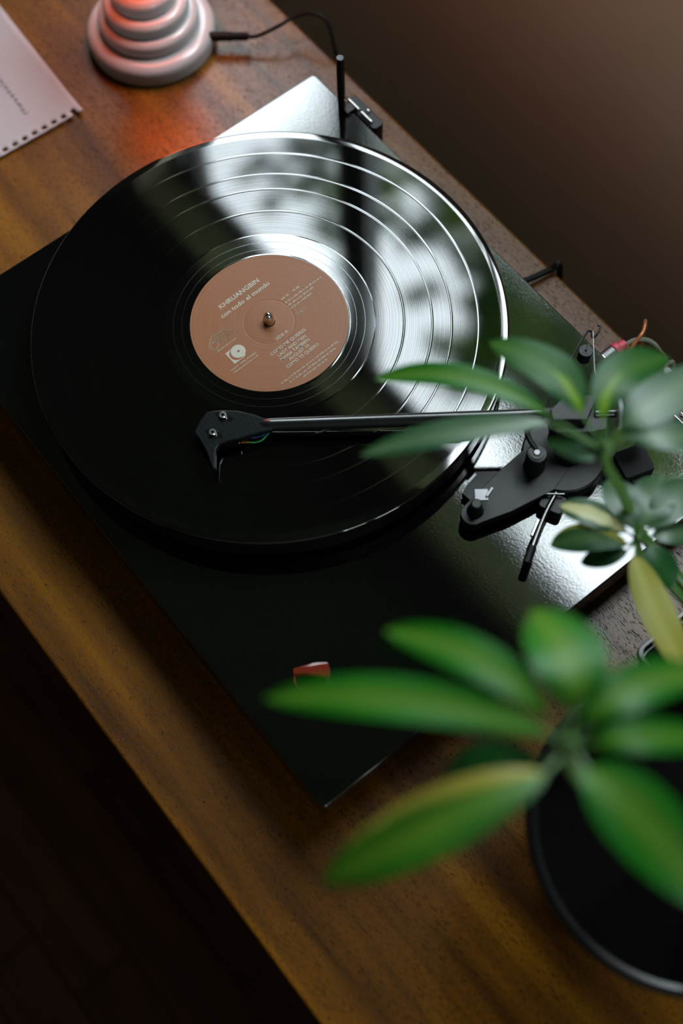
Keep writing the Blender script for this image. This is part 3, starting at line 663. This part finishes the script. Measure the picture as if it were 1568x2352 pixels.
# ------------------------------------------------------------------ plugs and cables behind the turntable
def plug(sx_, mt, label, mat, pts):
    P = thing('audio_plug', label, 'plug', (sx_, 168, -42))
    b = B(); cyl(b, (sx_, 162.7, -37.5), (sx_, 171.5, -37.0), 4.7, 28, 0.4); link('barrel', b, M_BRUSHED, P)
    b = B(); cyl(b, (sx_, 171.6, -37.0), (sx_, 175.6, -36.8), 5.0, 28, 0.5); cyl(b, (sx_ + 0.3, 175.4, -36.8), (sx_ + 0.8, 181.0, -36.6), 3.9, 24, 0.6); link('boot', b, mat, P)
    b = B(); tube(b, pts, 1.5, 8); link('cord', b, M_COPPERWIRE if mt == 2 else M_THREADC, P)
M_THREADC = simple('clear_cable_jacket', (0.16, 0.17, 0.13), 0.25)
plug(140.8, 1, 'steel audio plug with a pink boot behind the turntable', M_PINK, [(141.8, 180.6, -36.4), (144, 188, -35), (149.5, 194.5, -36), (157, 198, -42), (164, 206, -70), (168, 212, -160)])
plug(171, 1, 'steel audio plug with a grey boot behind the turntable', M_GREY, [(171.8, 180.6, -36.4), (170.8, 188, -34), (168.5, 194, -40), (168, 205, -60), (172, 214, -160)])
b = B(); tube(b, [(137.5, 212.0, -160), (138.0, 206.0, -60), (138.8, 200.4, -31), (144.7, 191.8, -28), (147.1, 182.6, -30), (149.6, 173.5, -36), (151, 167.5, -50), (152, 165.5, -66.2)], 1.25, 8)
tag(link('copper_cable', b, M_COPPERWIRE, None, (147, 185, -66)), 'clear copper coloured cable looping up beside the pink audio plug', 'cable')
b = B(); tube(b, [(45, 163.5, -66.0), (49, 164, -63), (52, 172, -61), (54.5, 184, -62), (56.5, 197, -63.5), (58, 206, -72), (59, 212, -200), (60, 216, -500)], 2.2, 10)
tag(link('power_cable', b, M_RUBBER, None, (50, 170, -66)), 'black power cable crossing the back edge of the sideboard behind the record', 'cable')

# ------------------------------------------------------------------ lamp
LX, LY = -296.0, 107.5
LM = thing('table_lamp', 'white table lamp with a stacked ring base and a glowing red globe', 'lamp', (LX, LY, ZT))
def ring(r, z0, z1, rin):
    rr_ = (z1 - z0) * 0.42; n = 7; out = [(0, z0), (r - 2.0, z0), (r - 0.5, z0 + 1.2), (r, z0 + 3.2)]
    for i in range(n + 1):
        a = math.pi / 2 * i / n; out.append((r - rr_ + rr_ * math.cos(a), z1 - rr_ + rr_ * math.sin(a)))
    return out + [(rin, z1), (0, z1)]
for r, z0, z1 in ((49, -68, -50.6), (38, -50.5, -37.6), (32, -37.5, -24.6), (25, -24.5, -9.6), (19, -9.5, 4)):
    b = B(); lathe(b, ring(r, z0, z1, r - 10), (LX, LY, 0), 96); link('ring', b, M_CERAMIC, LM)
b = B(); lathe(b, [(0, 4.1), (16, 4.1), (16, 14), (18, 16), (0, 16)], (LX, LY, 0), 48); link('globe_holder', b, M_CERAMIC, LM)
b = B(); c0 = 47.0; rg = 34.0
lathe(b, [(rg * math.sin(math.pi * i / 24), c0 - rg * math.cos(math.pi * i / 24)) for i in range(2, 25)], (LX, LY, 0), 64); link('globe', b, M_GLOBE, LM)
b = B(); pd = Vector((19.0, 22.7, 0)).normalized(); p0 = Vector((-263.5, 131.0, -56)); 
pd = Vector((0.64, 0.77, 0))
cyl(b, p0, p0 + pd * 24, 3.6, 24, 0.6); cyl(b, p0 + pd * 23.5, p0 + pd * 36, 3.0, 20, 0.5)
for i in range(4): cyl(b, p0 + pd * (25.5 + i * 2.4), p0 + pd * (26.7 + i * 2.4), 3.4, 20, 0.2)
LC = thing('lamp_cable', 'black cable and plug of the white lamp, running off the back edge', 'cable', (-240, 160, ZT))
link('plug', b, M_RUBBER, LC)
e = p0 + pd * 35
b = B(); tube(b, [e, e + pd * 8 + Vector((0, 0, 0.5)), (-229, 180, -50), (-226, 194, -47), (-215, 203, -42), (-204, 207, -46), (-192, 203.6, -62), (-187, 204, -90), (-190, 212, -200), (-195, 218, -480)], 1.5, 10); link('cord', b, M_RUBBER, LC)

# ------------------------------------------------------------------ notebook sheet
PS = thing('paper_sheet', 'torn spiral notebook sheet with square holes and handwriting, left of the lamp', 'paper', (-330, -20, ZT))
E1, E2, P0 = Vector((-0.0500, -0.9987, 0)), Vector((-0.9979, 0.0640, 0)), Vector((-269.8, 25.4, 0))
def pz(u, v): return ZT + 0.6 + 2.2 * math.exp(-v / 9.0) + 1.2 * math.exp(-u / 14.0)
def PP(u, v, dz=0.0):
    q = P0 + E1 * u + E2 * v; return Vector((q.x, q.y, pz(u, v) + dz))
b = B()
us = [0.0, 4.4]; holes = []
k = 0
while us[-1] < 196:
    c0_ = 6.4 + 8.37 * k; us += [c0_ - 2.0, c0_ + 2.0]; k += 1
us = sorted(set(round(u, 3) for u in us)); us.append(us[-1] + 6)
vs_ = [0.0, 2.3, 6.4, 9.5, 14, 20, 30, 45, 65, 90, 115, 140]
grid = {}
def gv(i, j):
    if (i, j) not in grid:
        grid[(i, j)] = b.verts.new(PP(us[i], vs_[j] + (random.uniform(-0.15, 0.25) if j == 0 else 0)))
    return grid[(i, j)]
for i in range(len(us) - 1):
    mid = (us[i] + us[i + 1]) / 2; f = (mid - 6.4) / 8.37; inhole = abs(f - round(f)) * 8.37 < 2.0
    for j in range(len(vs_) - 1):
        if inhole and j == 1: continue
        if inhole and j == 0 and mid < 9: continue
        b.faces.new((gv(i, j), gv(i + 1, j), gv(i + 1, j + 1), gv(i, j + 1)))
sh = link('sheet', b, M_PAPER, PS)
md = sh.modifiers.new('thickness', 'SOLIDIFY'); md.thickness = 0.00012; md.offset = 0
b = B()
FW = lambda x, y, z: Vector((x, y, ZT + 1.0 + z + (0.4 if x > -300 else 0.1)))
text_bm(b, 'm a n y | z o k e m a )', -352, -296, -8.4, 3.6, 0.012, 0, FW, 0.25, 0.0)
for v in b.verts:
    v.co.z = ZT + 1.2
    v.co.y += 0.5 * math.sin(v.co.x * 0.9) - (v.co.x + 320) * 0.055
link('handwriting', b, M_INK, PS, smooth=False)

# ------------------------------------------------------------------ red stylus guard on the plinth
G = thing('stylus_guard', 'small translucent red plastic stylus guard on the front of the black plinth', 'stylus guard', (190, -118, ZP))
g0 = Vector((185.6, -126.6, ZP)); gr, gu = Vector((0.624, 0.781, 0)), Vector((-0.813, 0.582, 0))
def GP(a, c, z): return g0 + gr * a + gu * c + Vector((0, 0, z))
b = B()
lo = [b.verts.new(GP(*q, 0.05)) for q in ((0, 4.9), (13.0, 8.7), (20.2, 8.7), (21.8, 2.9), (21.0, -1.8), (7.2, 0.6), (0, 0))]
hi_ = [b.verts.new(GP(*q)) for q in ((0.3, 3.9, 3.6), (7.3, 4.5, 4.2), (20.8, 6.6, 4.6), (21.4, 2.6, 4.4), (20.6, -1.4, 4.0), (7.2, 0.9, 3.4), (0.3, 0.3, 3.0))]
b.faces.new(lo[::-1]); b.faces.new((hi_[0], hi_[1], hi_[5], hi_[6])); b.faces.new((hi_[1], hi_[2], hi_[3], hi_[4], hi_[5]))
b.faces.new((lo[0], hi_[0], hi_[1], lo[1])); b.faces.new((lo[1], hi_[1], hi_[2], lo[2])); b.faces.new((lo[2], hi_[2], hi_[3], lo[3]))
b.faces.new((lo[3], hi_[3], hi_[4], lo[4])); b.faces.new((lo[4], hi_[4], hi_[5], lo[5])); b.faces.new((lo[5], hi_[5], hi_[6], lo[6])); b.faces.new((lo[6], hi_[6], hi_[0], lo[0]))
bmesh.ops.recalc_face_normals(b, faces=b.faces)
bmesh.ops.bevel(b, geom=list(b.edges), offset=0.35, segments=2, affect='EDGES'); link('cover', b, M_REDGUARD, G, autos=20)
b = B(); tube(b, [GP(0.9, 0.8, 1.6), GP(0.6, -2.5, 1.5), GP(1.6, -5.4, 1.4), GP(4.5, -7.2, 1.4), (GP(11, -7.4, 1.4)), GP(16.5, -6.2, 1.5), GP(19.5, -3.8, 1.6), GP(20.2, -1.2, 1.8)], 0.6, 8); link('grip_loop', b, M_REDGUARD, G)

# ------------------------------------------------------------------ plants
def leaf_mesh(name, Bp, Mp, Tp, wd, var, parent, hub):
    Bp, Mp, Tp = Vector(Bp), Vector(Mp), Vector(Tp)
    C1 = 2 * Mp - 0.5 * (Bp + Tp); n, k = 16, 4
    bm_ = B(); la, lc = [], []
    rows = []
    ph = random.uniform(0, 6.28)
    for i in range(n + 1):
        t = i / n
        p = Bp * (1 - t) ** 2 + C1 * 2 * t * (1 - t) + Tp * t * t
        d = (Bp * (-2 * (1 - t)) + C1 * (2 - 4 * t) + Tp * 2 * t).normalized()
        s = d.cross(Vector((0, 0, 1))).normalized(); nn = s.cross(d)
        x = min(1.0, t ** 0.92); prof = max(0.0, math.sin(math.pi * x)) ** 0.62 * (0.72 + 0.42 * t)
        hw = max(0.35, wd / 2 * min(1.0, prof))
        row = []
        for j in range(-k, k + 1):
            u = j / k
            rip = 0.03 * wd * math.sin(t * 9 + ph + (2 if j > 0 else 0)) * abs(u) ** 2
            row.append(bm_.verts.new(p + s * hw * u + nn * (0.16 * hw * abs(u) ** 1.3 - 0.10 * hw * u * u + rip))); la.append(t); lc.append(u)
        rows.append(row)
    for a, c in zip(rows, rows[1:]):
        for j in range(2 * k): bm_.faces.new((a[j], a[j + 1], c[j + 1], c[j]))
    o = link(name, bm_, LEAF[var], parent)
    for nm, data in (('along', la), ('across', lc)):
        at = o.data.attributes.new(nm, 'FLOAT', 'POINT'); at.data.foreach_set('value', data)
    if (o.data.polygons[0].normal.z < 0): o.data.flip_normals()
    bm_ = B(); h = Vector(hub); tube(bm_, [h, h.lerp(Bp, 0.5) + Vector((0, 0, 0.6)), Bp + (Mp - Bp) * 0.04], max(0.9, wd * 0.055), 7, 4, max(0.5, wd * 0.03))
    link('petiole', bm_, M_STEM, o)
    return o

PA = thing('potted_plant', 'umbrella plant with large blurred green leaves in a round black pot', 'plant', (391, -32, ZT))
b = B(); pr = [(0, 0), (56, 0), (59, 2.5), (77, 112), (80.2, 114), (81, 117), (80.2, 120), (77.5, 121.2), (75, 120), (74, 116), (70, 96), (0, 96)]
lathe(b, pr, (391, -32.3, ZT), 96); POT = link('pot', b, M_POT, PA)
b = B(); lathe(b, [(0, 103), (40, 102), (71.2, 100), (70.6, 96.3), (0, 96.3)], (391, -32.3, ZT), 48)
for v in b.verts: v.co.z += 2.5 * noise.noise(v.co * 0.08)
link('soil', b, M_SOIL, PA)
HA = (346.2, -111.2, 272.0); HB = (247.0, 18.1, 178.0); HC = (270.3, 38.2, 87.0)
b = B(); tube(b, [HA, (351, -105, 235), (366, -84, 160), (384, -45, 70), (388, -38, 34)], 2.6, 10, 8, 4.4)
lathe(b, [(0, 9), (2.2, 7), (3.4, 3), (3.2, 0), (2.2, -3), (0, -4)], HA, 12); link('stem', b, M_STEM, PA)
LA = [((339.9, -114.3, 276.4), (300.7, -143.8, 278.4), (264.6, -180.4, 262.4), 17.8, 0),
 ((333.9, -110.9, 276.4), (304.4, -115.5, 276.4), (271.6, -130.4, 260.4), 16.9, 0),
 ((338.9, -103.5, 276.4), (323.5, -91.7, 278.4), (298.1, -82.2, 254.4), 28.5, 0),
 ((345.7, -102.8, 276.4), (345.0, -82.4, 278.4), (357.6, -50.5, 262.4), 17.8, 0),
 ((351.0, -105.7, 276.4), (359.8, -90.5, 278.4), (377.4, -66.7, 264.4), 13.4, 0),
 ((355.7, -113.1, 276.4), (378.9, -111.0, 279.4), (416.4, -106.6, 260.4), 28.4, 0),
 ((348.3, -123.9, 276.4), (338.4, -162.3, 279.4), (327.0, -203.7, 258.4), 23.5, 2),
 ((341.6, -117.0, 251.4), (328.9, -127.8, 246.4), (320.6, -141.9, 231.4), 12.5, 3)]
LBs = [((219.5, 9.1, 183.3), (180.5, -8.6, 185.3), (149.5, -36.0, 171.3), 14.3, 0),
 ((222.3, 6.6, 183.3), (199.0, -28.2, 183.3), (174.4, -65.1, 167.3), 14.5, 6),
 ((227.8, 20.9, 183.3), (202.3, 25.3, 184.3), (166.4, 20.7, 167.3), 22.4, 1),
 ((235.7, 26.4, 183.3), (224.5, 48.0, 184.3), (227.4, 81.0, 167.3), 22.3, 1),
 ((244.6, 29.2, 183.3), (245.0, 51.6, 184.3), (243.4, 97.4, 167.3), 23.3, 6),
 ((248.9, 29.2, 183.3), (261.4, 43.7, 184.3), (275.7, 70.6, 167.3), 16.8, 6),
 ((248.2, 15.2, 177.3), (237.5, 9.5, 175.3), (222.1, 6.6, 167.3), 9.9, 3)]
for a in LA: leaf_mesh('leaf', *a, PA, HA)
for hx, hy, hz in ((585, -115, 70), (600, -60, 135), (580, -165, 140), (640, -140, 40)):      # low branches of the same plant, added out of view to shade the tabletop
    h = (hx, hy, hz); b = B(); tube(b, [h, (hx - 12, hy + 8, hz - 8), (480, hy * 0.5 - 20, hz * 0.4 + 75), (400, -32, 36)], 2.2, 8, 8, 3.6); link('stem', b, M_STEM, PA)
    for q in range(8):
        a = 2 * math.pi * q / 8 + random.uniform(-0.2, 0.2); L_ = random.uniform(78, 95); ca, sa = math.cos(a), math.sin(a)
        leaf_mesh('leaf', (hx + 8 * ca, hy + 8 * sa, hz + 3), (hx + L_ * 0.5 * ca, hy + L_ * 0.5 * sa, hz + 6), (hx + L_ * ca, hy + L_ * sa, hz - 14), random.uniform(24, 31), random.choice((0, 6, 1)), PA, h)
PC = thing('potted_plant', 'small variegated plant with cream and yellow leaves in a square black planter', 'plant', (332, 70, ZT))
b = B()
sq = lambda s, z, r: [b.verts.new((x, y, z)) for x, y in rrect(332, 72, 66 * s, 76 * s, r, 4)]
rings = [sq(0.84, ZT, 5), sq(0.95, -26, 6), sq(1.0, -24, 6), sq(1.0, -20.8, 6), sq(0.985, -20, 6), sq(0.93, -20, 5), sq(0.92, -24, 5), sq(0.9, -30, 5)]
b.faces.new(rings[0][::-1]); b.faces.new(rings[-1])
for a, c in zip(rings, rings[1:]):
    for i in range(len(a)): b.faces.new((a[i], a[(i + 1) % len(a)], c[(i + 1) % len(a)], c[i]))
link('planter', b, M_POT, PC)
b = B(); prism(b, rrect(332, 72, 57, 66, 4, 4), -29.9, -25.5, 1.0)
link('soil', b, M_SOIL, PC)
b = B(); tube(b, [HC, (276, 42, 68), (296, 54, 40), (322, 68, 0), (328, 71, -27)], 1.9, 10, 8, 3.2); lathe(b, [(0, 6), (1.6, 4.5), (2.4, 2), (2.0, -2), (0, -3)], HC, 12); link('stem', b, M_STEM, PC)
LCs = [((264.6, 36.1, 90.6), (246.4, 28.5, 92.6), (230.3, 22.1, 84.6), 13.8, 4),
 ((269.8, 31.1, 90.6), (254.5, 18.1, 91.6), (243.2, 3.7, 82.6), 14.2, 7),
 ((271.5, 30.4, 86.6), (266.4, 20.1, 86.6), (259.8, 10.0, 80.6), 10.6, 3),
 ((265.9, 38.9, 92.6), (251.1, 45.1, 93.6), (235.8, 51.8, 84.6), 16.1, 6),
 ((267.8, 43.2, 92.6), (260.9, 57.2, 93.6), (251.7, 75.3, 84.6), 20.5, 6),
 ((270.7, 44.9, 92.6), (267.2, 64.9, 93.6), (264.1, 85.3, 84.6), 18.3, 6),
 ((276.1, 40.3, 90.6), (289.1, 36.8, 90.6), (299.3, 37.3, 82.6), 14.5, 3),
 ((274.0, 43.8, 90.6), (279.7, 53.5, 90.6), (286.6, 66.1, 82.6), 11.5, 6),
 ((276.4, 29.2, 92.6), (302.6, 16.7, 96.6), (341.6, 3.1, 96.6), 19.5, 5)]
b = B(); tube(b, [HB, (248.5, 23, 158), (252, 35, 125), (264, 56, 56), (284, 68, 24), (320, 75, -6), (334, 74, -27)], 2.2, 10, 8, 3.6)
lathe(b, [(0, 9), (2.0, 7), (3.2, 3), (3.0, 0), (2.0, -3), (0, -4)], HB, 12); link('stem', b, M_STEM, PC)
for a in LBs: leaf_mesh('leaf', *a, PC, HB)
for Bq, Mq, Tq, wq, vq in LCs: leaf_mesh('leaf', Bq, Mq, Tq, wq * (1.0 if vq == 5 else 1.22), vq, PC, HC)
